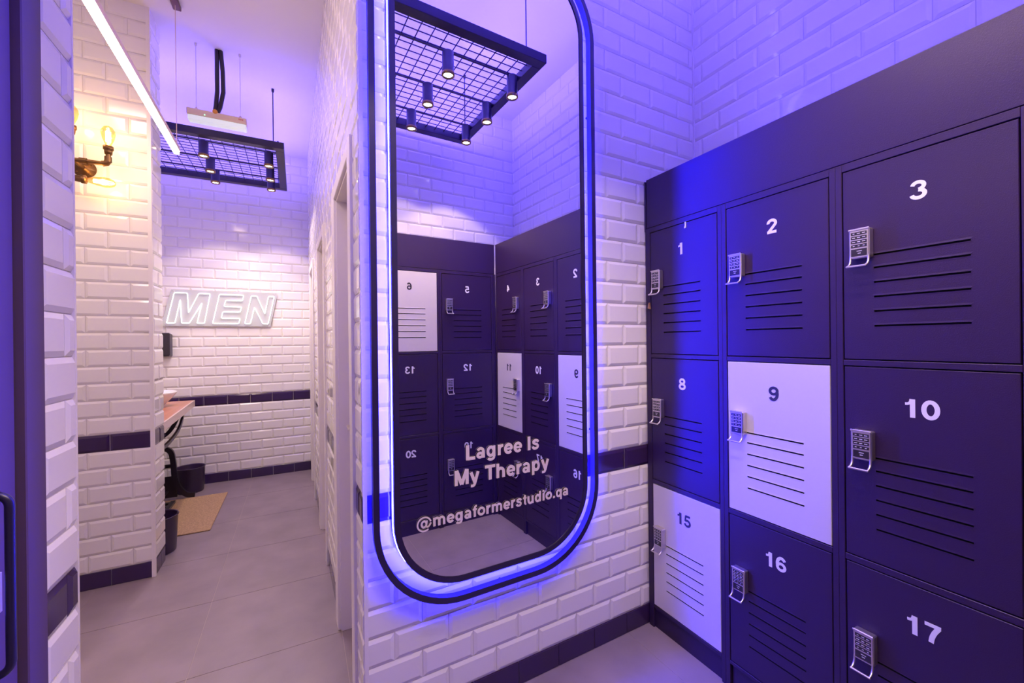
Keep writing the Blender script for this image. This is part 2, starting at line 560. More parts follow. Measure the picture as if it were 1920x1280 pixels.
GL = {
 '0': (.77, [(arc(.38, .5, .265, .42, 0, 360, 28), .19)]),
 '1': (.77, [([(.43, 0), (.43, 1)], .20), (smooth([(.12, .735), (.24, .75), (.34, .83), (.38, 1.0)]), .13)]),
 '2': (.77, [(arc(.38, .70, .255, .215, 185, -35, 16) + [(.19, .14), (.16, .05)], .18), ([(.06, .085), (.69, .085)], .17)]),
 '3': (.77, [(arc(.36, .725, .235, .195, 172, -88, 16), .165), (arc(.36, .29, .265, .21, 88, -172, 16), .17)]),
 '4': (.77, [([(.52, 0), (.52, 1)], .19), ([(.04, .29), (.72, .29)], .16), ([(.50, .95), (.11, .31)], .15)]),
 '5': (.77, [([(.19, .915), (.66, .915)], .17), ([(.22, .95), (.16, .47)], .15), (arc(.37, .325, .265, .245, 142, -168, 18), .17)]),
 '6': (.77, six),
 '7': (.77, [([(.06, .915), (.70, .915)], .17), (smooth([(.60, .87), (.45, .58), (.35, .28), (.31, 0)]), .19)]),
 '8': (.77, [(arc(.38, .725, .225, .19, 0, 360, 22), .165), (arc(.38, .285, .265, .205, 0, 360, 22), .17)]),
 '9': (.77, nine),
 'L': (.78, [([(.17, 0), (.17, 1)], .2), ([(.17, .085), (.72, .085)], .17)]),
 'I': (.38, [([(.19, 0), (.19, 1)], .2)]),
 'M': (1.12, [([(.17, 0), (.17, 1)], .19), ([(.95, 0), (.95, 1)], .19), ([(.20, 1.0), (.56, 0.04)], .2), ([(.92, 1.0), (.56, 0.04)], .2)]),
 'T': (.85, [([(.425, 0), (.425, 1)], .2), ([(.03, .915), (.82, .915)], .17)]),
 'a': (.77, [([(.56, .0), (.55, .48)], .18), (arc(.345, .475, .21, .185, -2, 160, 12), .155), (arc(.305, .21, .185, .14, 0, 360, 20), .15)]),
 'g': (.84, [(arc(.355, .365, .225, .285, 0, 360, 22), .17), ([(.60, .73), (.60, -.03)], .18), (arc(.36, -.03, .235, .165, 0, -158, 12), .15)]),
 'r': (.53, [([(.17, 0), (.17, .73)], .19), (arc(.45, .40, .26, .25, 175, 82, 8), .17)]),
 'e': (.77, [(arc(.38, .365, .255, .285, 0, 322, 20), .17), ([(.14, .36), (.70, .36)], .125)]),
 's': (.77, [(smooth([(.62, .52), (.53, .63), (.37, .66), (.21, .60), (.20, .49), (.34, .41), (.50, .34), (.57, .24), (.52, .12), (.37, .07), (.21, .10), (.12, .22)]), .155)]),
 'y': (.77, [([(.12, .73), (.38, .05)], .18), ([(.64, .73), (.38, -.06)] , .18), (smooth([(.40, .0), (.35, -.14), (.25, -.19), (.10, -.185)]), .15)]),
 'h': (.84, [([(.17, 0), (.17, 1)], .19), (arc(.40, .42, .225, .235, 180, 0, 12), .17), ([(.625, 0), (.625, .44)], .19)]),
 'p': (.84, [([(.17, -.27), (.17, .73)], .18), (arc(.43, .365, .225, .285, 0, 360, 22), .17)]),
 'q': (.84, [([(.63, -.27), (.63, .73)], .18), (arc(.37, .365, .225, .285, 0, 360, 22), .17)]),
 'd': (.84, [([(.63, 0), (.63, 1)], .18), (arc(.37, .365, .225, .285, 0, 360, 22), .17)]),
 'm': (1.22, [([(.17, 0), (.17, .73)], .18), (arc(.38, .44, .21, .215, 180, 0, 12), .16), ([(.59, 0), (.59, .46)], .18), (arc(.80, .44, .21, .215, 180, 0, 12), .16), ([(1.01, 0), (1.01, .46)], .18)]),
 'f': (.46, [([(.24, 0), (.24, .8)], .18), (arc(.42, .78, .18, .15, 180, 82, 8), .15), ([(.04, .65), (.45, .65)], .13)]),
 'o': (.84, [(arc(.42, .365, .275, .285, 0, 360, 24), .17)]),
 't': (.46, [([(.24, .18), (.24, .92)], .18), (arc(.40, .2, .16, .13, 180, 268, 8), .15), ([(.03, .65), (.43, .65)], .13)]),
 'u': (.84, [([(.17, .28), (.17, .73)], .19), (arc(.395, .3, .225, .23, 180, 360, 12), .17), ([(.63, 0), (.63, .73)], .19)]),
 'i': (.38, [([(.19, 0), (.19, .73)], .19), ([(.19, .84), (.19, 1)], .19)]),
 '.': (.38, [([(.19, 0), (.19, .19)], .2)]),
 '@': (1.38, [(arc(.69, .36, .57, .56, -52, -345, 34), .11), (arc(.66, .36, .20, .25, 0, 360, 20), .13), (smooth([(.92, .63), (.86, .30), (.88, .14), (1.0, .10), (1.14, .22), (1.25, .40)]), .12)]),
 ' ': (.36, []),
}


def text_mesh(mb, s, fn, cap, x0, y0, d0, d1, mi=0, squeeze=1.0, weight=1.0):
    x = x0
    for ch in s:
        adv, strokes = GL[ch]
        for si, (P, w) in enumerate(strokes):
            w *= weight
            dd1 = d1 + si * 0.00012
            P = [Vector((p[0], p[1])) for p in P]
            closed = (P[0] - P[-1]).length < 1e-4
            if closed: P = P[:-1]
            K = len(P); L, R = [], []
            for i, p in enumerate(P):
                if closed:
                    a, b = (p - P[i - 1]).normalized(), (P[(i + 1) % K] - p).normalized()
                else:
                    a = (p - P[i - 1]).normalized() if i > 0 else None
                    b = (P[i + 1] - p).normalized() if i < K - 1 else None
                    a = a or b; b = b or a
                n1, n2 = Vector((-a.y, a.x)), Vector((-b.y, b.x))
                n = (n1 + n2).normalized()
                k = w / 2 / max(n.dot(n1), 0.5)
                L.append(p + n * k); R.append(p - n * k)
            f = lambda q, d: fn(x + q.x * cap * squeeze, y0 + q.y * cap, d)
            rows = [[f(q, dd1) for q in L], [f(q, dd1) for q in R], [f(q, d0) for q in R], [f(q, d0) for q in L]]
            rows = [list(r) for r in zip(*rows)]
            mb.grid(rows, mi, False, close_u=True, close_v=closed)
            if not closed:
                mb.face(rows[0], mi); mb.face(rows[-1], mi)
        x += adv * cap * squeeze
    return x


def text_width(s, cap, squeeze=1.0):
    return sum(GL[c][0] for c in s) * cap * squeeze


# ------------------------------------------------------------------ lockers
ZD = [(1.3328, 1.9157), (0.7264, 1.3092), (0.1151, 0.7011)]   # bottom, top of the three doors
ZBODY = 1.942
LW = 0.0


def door_mesh(w, h, white):
    """door leaf in local coords: x 0..w as seen from the front, z 0..h, front at y=0, facing -y"""
    mb = MB()
    th, e = 0.018, 0.0015
    sx0, sx1 = 0.215 * w, 0.775 * w
    zs = [h - d for d in (0.270, 0.3085, 0.352, 0.395, 0.438, 0.482)]
    sh = 0.0052
    F = lambda x, z, y=0.0: (x, y, z)
    # front face in strips around the six slots
    def q(x0, x1, z0, z1, mi=0): mb.face((F(x0, z0), F(x1, z0), F(x1, z1), F(x0, z1)), mi)
    q(e, sx0, e, h - e); q(sx1, w - e, e, h - e)
    z = e
    for s in sorted(zs):
        q(sx0, sx1, z, s - sh / 2)
        z = s + sh / 2
    q(sx0, sx1, z, h - e)
    for s in zs:
        a, b = s - sh / 2, s + sh / 2
        D = 0.010
        mb.face((F(sx0, a), F(sx1, a), F(sx1, a, D), F(sx0, a, D)), 1)
        mb.face((F(sx0, b), F(sx1, b), F(sx1, b, D), F(sx0, b, D)), 1)
        mb.face((F(sx0, a, D), F(sx1, a, D), F(sx1, b, D), F(sx0, b, D)), 1)
        mb.face((F(sx0, a), F(sx0, b), F(sx0, b, D), F(sx0, a, D)), 1)
        mb.face((F(sx1, a), F(sx1, b), F(sx1, b, D), F(sx1, a, D)), 1)
        # pressed lip above and below the slot
        for z0, z1, p in ((b, b + 0.005, 0.0008), (a - 0.004, a, 0.0004)):
            zm = z0 if z0 == b else z1
            zo = z1 if z0 == b else z0
            mb.face((F(sx0 - .004, zo, -.0001), F(sx1 + .004, zo, -.0001), F(sx1, zm, -p), F(sx0, zm, -p)), 0)
            mb.face((F(sx0, zm, -p), F(sx1, zm, -p), F(sx1, zm, 0.0), F(sx0, zm, 0.0)), 0)
    # chamfer, sides, back
    r0 = [F(e, e), F(w - e, e), F(w - e, h - e), F(e, h - e)]
    r1 = [F(0, 0, e), F(w, 0, e), F(w, h, e), F(0, h, e)]
    r2 = [F(0, 0, th), F(w, 0, th), F(w, h, th), F(0, h, th)]
    mb.grid([r0 + r0[:1], r1 + r1[:1], r2 + r2[:1]], 0, False)
    mb.face(r2, 0)
    return mb


def lock_mesh():
    """keypad lock, local: x 0..0.052, z from 0 (top) down, front towards -y"""
    mb = MB()
    w, D = 0.052, 0.026
    # body: side rails and bars around the keypad, one rounded steel shell
    mb.box((0, -D, -0.088), (w, 0.0, 0.0), 0, bev=0.003)
    mb.box((0.0, -D - 0.003, -0.004), (w, -D, 0.0015), 0, bev=0.001)
    # black key rows in four bars and a reader window
    for r in range(4):
        zt = -0.009 - r * 0.0125
        mb.box((0.0065, -D - 0.0012, zt - 0.0088), (w - 0.0065, -D + 0.001, zt), 1)
        for c in range(3):
            xc = 0.0135 + c * 0.0125
            ln = 0.0045 if (r == 3 or (r == 0 and c == 0)) else 0.0078
            mb.box((xc - ln / 2, -D - 0.0016, zt - 0.0056), (xc + ln / 2, -D - 0.0011, zt - 0.0032), 2)
    mb.box((0.0065, -D - 0.0012, -0.0815), (w - 0.0065, -D + 0.001, -0.0600), 1)
    mb.box((0.021, -D - 0.0016, -0.0675), (0.034, -D - 0.0011, -0.0655), 2)
    mb.box((0.0235, -D - 0.0016, -0.0745), (0.0310, -D - 0.0011, -0.0720), 2)
    # pull: two arms that sweep down and forward, joined by a lip
    for x in (0.0035, w - 0.0035):
        pts = [(x, -D + 0.003, -0.080), (x, -D + 0.002, -0.094), (x, -D - 0.001, -0.102), (x, -D - 0.008, -0.109), (x, -D - 0.017, -0.113)]
        mb.tube(pts, 0.0034, 8, 0)
    mb.box((0, -D - 0.021, -0.116), (w, -D - 0.015, -0.1105), 0, bev=0.0015)
    return mb


_cache = {}
def shared(name, key, maker, mats, parent):
    if key in _cache:
        o = bpy.data.objects.new(name, _cache[key])
        COL.objects.link(o)
    else:
        o = maker().build(name, mats)
        _cache[key] = o.data
    o.parent = parent
    return o


def locker_column(loc, rotz, lo, hi, da, db, nums, whites, lock_right, label, depth, feet=True):
    """One free-standing column of three compartments. Local x runs left to right as seen
    from the front, the front plane is y = 0, the body lies behind it (y > 0)."""
    root = empty('locker_column', loc)
    root.rotation_euler = (0, 0, rotz)
    tag(root, label, 'locker', 'three-door locker columns')
    mb = MB()
    ft = 0.02
    mb.box((lo, 0.0, 0.0), (da - 0.003, ft, ZBODY), 0, bev=0.0012)
    mb.box((db + 0.003, 0.0, 0.0), (hi, ft, ZBODY), 0, bev=0.0012)
    rails = [(ZD[0][1] + 0.003, ZBODY), (ZD[1][1] + 0.003, ZD[0][0] - 0.003), (ZD[2][1] + 0.003, ZD[1][0] - 0.003), (0.098, ZD[2][0] - 0.003)]
    for a, b in rails:
        mb.box((da - 0.003, 0.0002, a), (db + 0.003, ft, b), 0, bev=0.0012)
    mb.build('front_frame', LOCKER, root)
    b = MB()
    b.box((lo + 0.001, ft, 0.10), (lo + 0.012, depth, ZBODY))
    b.box((hi - 0.012, ft, 0.10), (hi - 0.001, depth, ZBODY))
    b.box((lo + 0.001, depth - 0.01, 0.10), (hi - 0.001, depth, ZBODY))
    b.box((lo + 0.001, ft, ZBODY - 0.01), (hi - 0.001, depth, ZBODY))
    for z in (0.10, 0.712, 1.319):
        b.box((lo + 0.012, ft, z), (hi - 0.012, depth - 0.01, z + 0.008))
    b.build('carcass', LOCKER, root)
    k = MB()
    k.box((lo + 0.022, 0.012, 0.0), (hi - 0.022, 0.028, 0.098))
    k.build('kick_panel', LOCKER, root)
    w = db - da
    for i, n in enumerate(nums):
        z0, z1 = ZD[i]
        white = n in whites
        d = shared('door', ('door', round(w, 4), round(z1 - z0, 4), white), lambda: door_mesh(w, z1 - z0, white),
                   [LOCKER_W if white else LOCKER, SLOT], root)
        d.location = (da, 0.0008, z0)
        d['label'] = '%s locker door numbered %d' % ('white' if white else 'dark', n)
        t = MB()
        s = str(n); cap = 0.0515
        text_mesh(t, s, lambda x, z, dd: (x, -dd, z), cap, w * 0.5 - text_width(s, cap) / 2 , (z1 - z0) - 0.136, 0.0001, 0.0007, weight=1.1)
        nd = t.build('number', NUM_D if white else NUM_W, d)
        lk = shared('keypad_lock', 'lock', lock_mesh, [STEEL, KEY, KEYM], d)
        lk.location = ((w - 0.026 - 0.052) if lock_right else 0.025, 0.0, (z1 - z0) - 0.190)
        lk['label'] = 'steel keypad lock with curved pull'
    return root


XF = 1.525
WHITES = {6, 9, 11, 15}
# bank along the right wall: front faces -x, seen left to right as y falls
bank1 = [  # y of left door edge, right door edge, left body edge, right body edge
    (1.4692, 1.1116, 1.5005, 1.0904, (1, 8, 15), 'dark locker column with doors 1, 8 and white 15, against the tiled mirror wall'),
    (1.0690, 0.7118, 1.0904, 0.6915, (2, 9, 16), 'locker column with doors 2 and 16 dark and door 9 white'),
    (0.6713, 0.3142, 0.6915, 0.2932, (3, 10, 17), 'all-dark locker column with doors 3, 10 and 17'),
    (0.2722, -0.0881, 0.2932, -0.1105, (4, 11, 18), 'locker column with dark door 4 over white door 11, seen in the mirror'),
]
for yl, yr, bl, br, nums, lab in bank1:
    locker_column((XF, yl, 0), -pi / 2, yl - bl, yl - br, 0.0, yl - yr, nums, WHITES, False, lab, 0.365)
# bank along the back wall: front faces +y, left to right as x falls
YB = -0.114
bank2 = [
    (1.4859, 1.0668, 1.5069, 1.0466, (5, 12, 19), 'all-dark locker column with doors 5, 12 and 19, seen in the mirror'),
    (1.0264, 0.6073, 1.0466, 0.5863, (6, 13, 20), 'locker column with white door 6 over dark 13 and 20, seen in the mirror'),
    (0.5661, 0.1470, 0.5863, 0.1260, (7, 14, 21), 'all-dark locker column with doors 7, 14 and 21 at the end of the bank'),
]
for xl, xr, bl, br, nums, lab in bank2:
    locker_column((xl, YB, 0), pi, xl - bl, xl - br, 0.0, xl - xr, nums, WHITES, True, lab, 0.32)
# top panels over both banks
def top_panel(name, lo, hi, label):
    mb = MB(); mb.box(lo, hi, 0, bev=0.0015)
    o = mb.build(name, LOCKER)
    tag(o, label, 'panel', None)
    return o
top_panel('top_panel', (XF + 0.0005, -0.108, ZBODY + 0.002), (1.893, 1.4935, 2.181), 'long dark panel capping the lockers that stand right of the mirror')
top_panel('top_panel', (0.126, -0.440, ZBODY + 0.002), (1.5200, YB - 0.0005, 2.181), 'dark panel capping the lockers of the back wall, seen only in the mirror')
mb = MB()
mb.box((XF - 0.002, 1.497, 1.93), (1.90, 1.504, 2.175), 0, bev=0.001)
tag(mb.build('end_strip', LOCKER), 'narrow dark upright strip closing the gap by the mirror wall', 'filler strip')
mb = MB()
mb.box((1.5075, YB - 0.02, 0.0), (XF + 0.0, YB, ZBODY), 0)
tag(mb.build('corner_post', LOCKER), 'slim dark post in the corner between locker doors 4 and 5', 'filler strip')
# small tabs on door 1
mb = MB()
mb.box((XF - 0.004, 1.2605, 1.893), (XF + 0.0005, 1.2650, 1.918), 0)
mb.box((XF - 0.006, 1.2590, 1.890), (XF - 0.003, 1.2665, 1.897), 0)
tag(mb.build('door_tag', NUM_W), 'tiny white tag hanging at the top edge of door 1', 'tag')
mb = MB()
mb.prism([(1.470, 1.548), (1.481, 1.552), (1.478, 1.572), (1.473, 1.580)], lambda a, b, d: (XF - d, a, b), 0.0, 0.010)
tag(mb.build('key_tab', TABM), 'small tan tab at the left edge of door 1 below its lock', 'tag')

# ------------------------------------------------------------------ illuminated mirror
def rrect(s0, s1, z0, z1, r, n=14):
    P = []
    for cx, cz, a0 in ((s1 - r, z0 + r, -90), (s1 - r, z1 - r, 0), (s0 + r, z1 - r, 90), (s0 + r, z0 + r, 180)):
        for k in range(n + 1):
            a = radians(a0 + 90 * k / n)
            P.append((cx + r * cos(a), cz + r * sin(a)))
    return P
G0, G1, H0, H1, GR = -0.450, 0.342, 0.5435, 2.945, 0.240
def off(k): return rrect(G0 - k, G1 + k, H0 - k, H1 + k, GR + k)
mir = empty('wall_mirror', W(-0.05, H0 - 0.02, 0))
tag(mir, 'tall rounded wall mirror with blue backlight and cream lettering', 'mirror')
fnW = lambda a, b, d: W(a, b, d)
mb = MB(); mb.face([W(a, b, 0.0497) for a, b in off(0.001)])
adopt(mb.build('glass', MIRROR), mir)
mb = MB(); mb.ring(off(0.0200), off(0.0), fnW, 0.038, 0.0535)
mb.ring(off(0.0060), off(-0.0015), fnW, 0.0497, 0.0515)
mb.prism(off(0.0195), fnW, 0.0075, 0.0490)
adopt(mb.build('frame', FRAME_B), mir)
mb = MB(); mb.ring(off(0.0212), off(0.0196), fnW, 0.029, 0.036)
adopt(tag(mb.build('led_strip', E_LED), 'glowing blue strip light round the back'), mir)
LET = [('Lagree Is', -0.210, 0.9630, 0.0548), ('My Therapy', -0.256, 0.8760, 0.0548), ('@megaformerstudio.qa', -0.396, 0.7490, 0.0424)]
for s, x, z, cap in LET:
    mb = MB()
    text_mesh(mb, s, fnW, cap, x, z, 0.0538, 0.0544, weight=1.22)
    text_mesh(mb, s, fnW, cap, x, z, 0.0528, 0.0534, 1, weight=1.22)
    adopt(tag(mb.build('lettering', [LETTER, LETTER_B]), 'cream lettering reading ' + s), mir)
# outer ring
ring = empty('mirror_ring', W(-0.05, 0.449, 0))
tag(ring, 'thin dark rounded hoop standing round the backlit mirror', 'frame')
o1 = rrect(-0.536, 0.4265, 0.4490, 3.035, 0.325); i1 = rrect(-0.516, 0.4040, 0.4715, 3.0125, 0.3035)
mb = MB(); mb.ring(o1, i1, fnW, 0.0225, 0.050)
adopt(mb.build('hoop', FRAME_B), ring)
for a, b in ((-0.526, 1.0), (-0.526, 2.4), (0.415, 1.0), (0.415, 2.4), (-0.05, 0.460), (-0.05, 3.024)):
    mb = MB(); mb.lathe([(0.005, 0.0), (0.005, 0.0230)], W(a, b, 0.0), 10, 0, WN)
    adopt(mb.build('standoff_pin', FRAME_B), ring)

# ------------------------------------------------------------------ ceiling grid lamps
def grid_lamp(x0, x1, y0, y1, zt, spots, rods, label, strip=1.0, warm=WARM):
    root = empty('grid_lamp', ((x0 + x1) / 2, (y0 + y1) / 2, zt))
    tag(root, label, 'ceiling lamp', 'hanging mesh lamps')
    zb, bw = zt - 0.052, 0.062
    mb = MB()
    mb.box((x0, y0, zb), (x1, y0 + bw, zt), 0, bev=0.002)
    mb.box((x0, y1 - bw, zb), (x1, y1, zt), 0, bev=0.002)
    mb.box((x0, y0 + bw, zb), (x0 + bw, y1 - bw, zt), 0, bev=0.002)
    mb.box((x1 - bw, y0 + bw, zb), (x1, y1 - bw, zt), 0, bev=0.002)
    adopt(mb.build('frame', FRAME_B), root)
    mb = MB()
    zm = zt - 0.020
    nx = round((x1 - x0 - 2 * bw) / 0.072); ny = round((y1 - y0 - 2 * bw) / 0.056)
    for i in range(1, nx):
        x = x0 + bw + (x1 - x0 - 2 * bw) * i / nx
        mb.box((x - .0026, y0 + bw, zm), (x + .0026, y1 - bw, zm + .0036))
    for j in range(1, ny):
        y = y0 + bw + (y1 - y0 - 2 * bw) * j / ny
        mb.box((x0 + bw, y - .0026, zm + .0036), (x1 - bw, y + .0026, zm + .0072))
    adopt(mb.build('wire_mesh', FRAME_B), root)
    mb = MB()
    for y in sorted(set(round(s[1], 3) for s in spots)):
        mb.box((x0 + bw, y - .006, zm - .008), (x1 - bw, y + .006, zm))
    adopt(mb.build('lamp_rails', FRAME_B), root)
    for x, y in rods:
        r = MB(); r.tube([(x, y, zt - 0.004), (x, y, CEIL)], 0.004, 8)
        r.lathe([(0.004, -0.03), (0.010, -0.02), (0.010, 0.0)], (x, y, CEIL), 10)
        adopt(r.build('hanging_rod', FRAME_B), root)
    for i, (x, y, zlo) in enumerate(spots):
        s = MB()
        top = zm - 0.008
        s.lathe([(0.0, top), (0.032, top), (0.033, top - 0.004), (0.033, zlo + 0.022), (0.036, zlo + 0.020), (0.036, zlo + 0.002), (0.034, zlo), (0.028, zlo), (0.026, zlo + 0.010)], (x, y, 0), 24, 0)
        so = adopt(s.build('spot_lamp', FRAME_B), root)
        l = MB(); l.lathe([(0.0, zlo + 0.008), (0.0265, zlo + 0.008)], (x, y, 0), 24)
        lo = l.build('lens', E_LAMP, so)
        r = MB(); r.lathe([(0.0362, zlo + 0.016), (0.0368, zlo + 0.014), (0.0368, zlo + 0.001), (0.034, zlo - 0.001), (0.028, zlo - 0.001), (0.0275, zlo + 0.006)], (x, y, 0), 24)
        ro = r.build('rim', BRASS, so)
        L = bpy.data.lights.new('spot_light', 'SPOT')
        L.energy = P_SPOT; L.color = warm; L.spot_size = radians(103); L.spot_blend = 0.25; L.shadow_soft_size = 0.02
        lo_ = bpy.data.objects.new('spot_light', L); lo_.location = (x, y, zlo - 0.004)
        COL.objects.link(lo_)
    # strip lights along the top of the frame, aimed at the ceiling
    mx, my = (x0 + x1) / 2, (y0 + y1) / 2
    for (cx, cy, sx, sy) in ((mx, y0 + bw / 2, x1 - x0, 0.03), (mx, y1 - bw / 2, x1 - x0, 0.03), (x0 + bw / 2, my, 0.03, y1 - y0), (x1 - bw / 2, my, 0.03, y1 - y0)):
        area_light('strip_light', (cx, cy, zt + 0.006), (pi, 0, 0), sx, sy, P_STRIP * strip, BLUE)
    return root


Z1, Z2 = 3.060, 3.015
grid_lamp(0.13, 1.335, -0.262, 0.885, Z1, [(x, y, 2.90) for x in (0.396, 0.818, 1.240) for y in (0.651, 0.314, -0.024)],
          [(1.25, -0.064), (1.25, 0.80), (0.22, -0.064), (0.22, 0.80)], 'square black mesh lamp hanging over the lockers, seen in the mirror')
grid_lamp(-1.245, -0.083, 3.788, 4.818, Z2, [(x - 0.02 * (y - 3.97), y, 2.868) for x in (-0.639, -0.199) for y in (3.966, 4.297, 4.575)],
          [(-0.158, 3.81), (-0.158, 4.78), (-1.19, 3.81), (-1.19, 4.78)], 'black mesh lamp hanging in front of the MEN sign wall', strip=0.36, warm=(1.0, 0.80, 0.66))

# ------------------------------------------------------------------ corridor lights
bar = empty('linear_lamp', (-0.61, 2.2, 2.541))
tag(bar, 'long slim glowing bar lamp hung on thin wires by the sconce', 'ceiling lamp')
mb = MB(); mb.box((-0.645, 1.45, 2.552), (-0.613, 3.10, 2.578), 0, lambda x, y, z: (x + 0.018 * (3.1 - y), y, z))
adopt(mb.build('housing', CREAM), bar)
mb = MB(); mb.box((-0.641, 1.452, 2.536), (-0.617, 3.098, 2.552), 0, lambda x, y, z: (x + 0.018 * (3.1 - y), y, z))
adopt(mb.build('diffuser', E_BARM), bar)
for y in (3.085, 1.55):
    x = -0.626 + 0.018 * (3.1 - y)
    mb = MB(); mb.tube([(x, y, 2.575), (x, y, CEIL - 0.02)], 0.0022, 6)
    adopt(mb.build('hanging_wire', CREAM), bar)
    mb = MB(); mb.box((x - 0.02, y - 0.05, CEIL - 0.025), (x + 0.02, y + 0.05, CEIL), 0, bev=0.003)
    adopt(mb.build('ceiling_rose', BRONZE), bar)

em = empty('emergency_light', (-0.475, 3.47, 2.915))
tag(em, 'cream emergency light with frosted strip hung on two wires below a cable loop', 'emergency light')
mb = MB()
mb.box((-0.645, 3.435, 2.946), (-0.305, 3.505, 2.988), 0, bev=0.004)
for x in (-0.594, -0.343):
    mb.lathe([(0.014, 0), (0.010, 0.012), (0.003, 0.022)], (x, 3.46, 2.986), 10)
adopt(mb.build('housing', CREAM), em)
mb = MB(); mb.box((-0.640, 3.440, 2.912), (-0.308, 3.500, 2.946), 0, bev=0.004)
adopt(mb.build('diffuser', CLEAR), em)
mb = MB(); mb.lathe([(0.0, 0), (0.004, 0), (0.004, 0.003), (0, 0.003)], (-0.545, 3.435, 2.955), 10, 0, (0, -1, 0))
adopt(mb.build('indicator', GREENLED), em)
mb = MB()
for k in range(3):
    mb.box((-0.352 + k * 0.010, 3.4335, 2.966), (-0.345 + k * 0.010, 3.4352, 2.976))
adopt(mb.build('printed_mark', REDPRINT), em)
for x in (-0.594, -0.343):
    mb = MB(); mb.tube([(x, 3.46, 3.005), (x, 3.46, CEIL)], 0.0018, 6)
    mb.lathe([(0.002, -0.02), (0.008, -0.014), (0.008, 0)], (x, 3.46, CEIL), 10)
    adopt(mb.build('hanging_wire', STEEL), em)
for dx in (0.0, 0.022):
    mb = MB()
    mb.tube([(-0.478 + dx, 3.475, CEIL), (-0.478 + dx * 1.5, 3.472, 3.30), (-0.478 + dx * 1.6, 3.47, 3.15), (-0.486 + dx * 1.1, 3.465, 3.04), (-0.492 + dx * 0.6, 3.455, 2.985)], 0.0135, 10)
    adopt(mb.build('cable', BLACKM), em)
mb = MB(); mb.lathe([(0.0, 0), (0.015, 0), (0.015, 0.022), (0, 0.022)], (-0.487, 3.432, 2.992), 14, 0, (0, 1, 0))
adopt(mb.build('cable_plug', ORANGE), em)

# ------------------------------------------------------------------ pipe wall lamp
sc = empty('pipe_wall_lamp', (-1.02, 3.225, 2.40))
tag(sc, 'bronze pipe wall lamp with glowing amber bulbs on the tiled pier', 'wall lamp')
YS = 3.105
mb = MB()
mb.lathe([(0.0, 0.0), (0.052, 0.0), (0.052, 0.006), (0.020, 0.010), (0.016, 0.030), (0.0, 0.030)], (-1.072, 3.217, 2.412), 24, 0, (0, -1, 0))
for a in range(4):
    mb.lathe([(0.004, 0.0), (0.004, 0.0085), (0, 0.0085)], (-1.072 + 0.038 * cos(a * pi / 2 + .6), 3.217, 2.412 + 0.038 * sin(a * pi / 2 + .6)), 8, 0, (0, -1, 0))
adopt(mb.build('wall_flange', BRONZE), sc)
mb = MB()
mb.tube([(-1.072, 3.20, 2.412), (-1.072, YS + 0.01, 2.412), (-1.072, YS, 2.420)], 0.012, 10)
mb.tube([(-1.088, YS, 2.470), (-1.088, YS, 2.420), (-0.962, YS, 2.420), (-0.945, YS, 2.424), (-0.938, YS, 2.440), (-0.936, YS, 2.475)], 0.0115, 12)
mb.lathe([(0.016, 0), (0.016, 0.03)], (-0.9375, YS, 2.432), 14)
mb.tube([(-0.962, YS, 2.420), (-0.945, YS, 2.424), (-0.938, YS, 2.440)], 0.016, 12)
mb.tube([(-1.088, YS, 2.42), (-1.088, YS, 2.57)], 0.0115, 12)
mb.lathe([(0.016, 0), (0.016, 0.03)], (-1.055, YS, 2.420), 14, 0, (1, 0, 0))
mb.tube([(-1.100, YS, 2.425), (-1.118, YS, 2.40), (-1.118, YS, 2.335), (-1.112, YS, 2.322), (-1.10, YS, 2.318), (-1.075, YS, 2.318)], 0.0115, 12)
adopt(mb.build('pipe_arms', BRONZE), sc)
def bulb(base, ax, length, rad, name='bulb'):
    ax = Vector(ax).normalized()
    b = Vector(base)
    s = MB()
    s.lathe([(0.0, -0.045), (0.016, -0.045), (0.018, -0.030), (0.018, -0.022), (0.023, -0.018), (0.023, 0.0), (0.0, 0.0)], b, 18, 0, ax)
    so = adopt(s.build('lamp_socket', BRONZE), sc)
    g = MB()
    pr = [(0.012, 0.0), (0.014, 0.012), (rad * 0.80, length * 0.35), (rad, length * 0.62), (rad * 0.93, length * 0.78), (rad * 0.62, length * 0.93), (rad * 0.25, length * 0.99), (0.0, length)]
    g.lathe(pr, b, 20, 0, ax)
    bo = adopt(g.build(name, BULB), sc)
    f = MB()
    n = ax.orthogonal().normalized(); m = ax.cross(n)
    pts = []
    for k in range(9):
        a = 2 * pi * k / 8
        for t in (0.25, 0.72) if k % 2 == 0 else (0.72, 0.25):
            pts.append(b + ax * (length * t) + (n * cos(a) + m * sin(a)) * rad * 0.32)
    f.tube(pts, 0.0018, 6)
    fo = f.build('filament', E_FIL, bo)
    L = bpy.data.lights.new('bulb_light', 'POINT'); L.energy = P_BULB; L.color = (1.0, 0.66, 0.34); L.shadow_soft_size = 0.02
    lo = bpy.data.objects.new('bulb_light', L); lo.location = b + ax * length * 0.5; COL.objects.link(lo)
bulb((-0.936, YS, 2.520), (0, 0, 1), 0.115, 0.031)
bulb((-1.088, YS, 2.605), (0, 0, 1), 0.115, 0.031)
bulb((-1.030, YS, 2.318), (1, 0, -0.03), 0.125, 0.028)

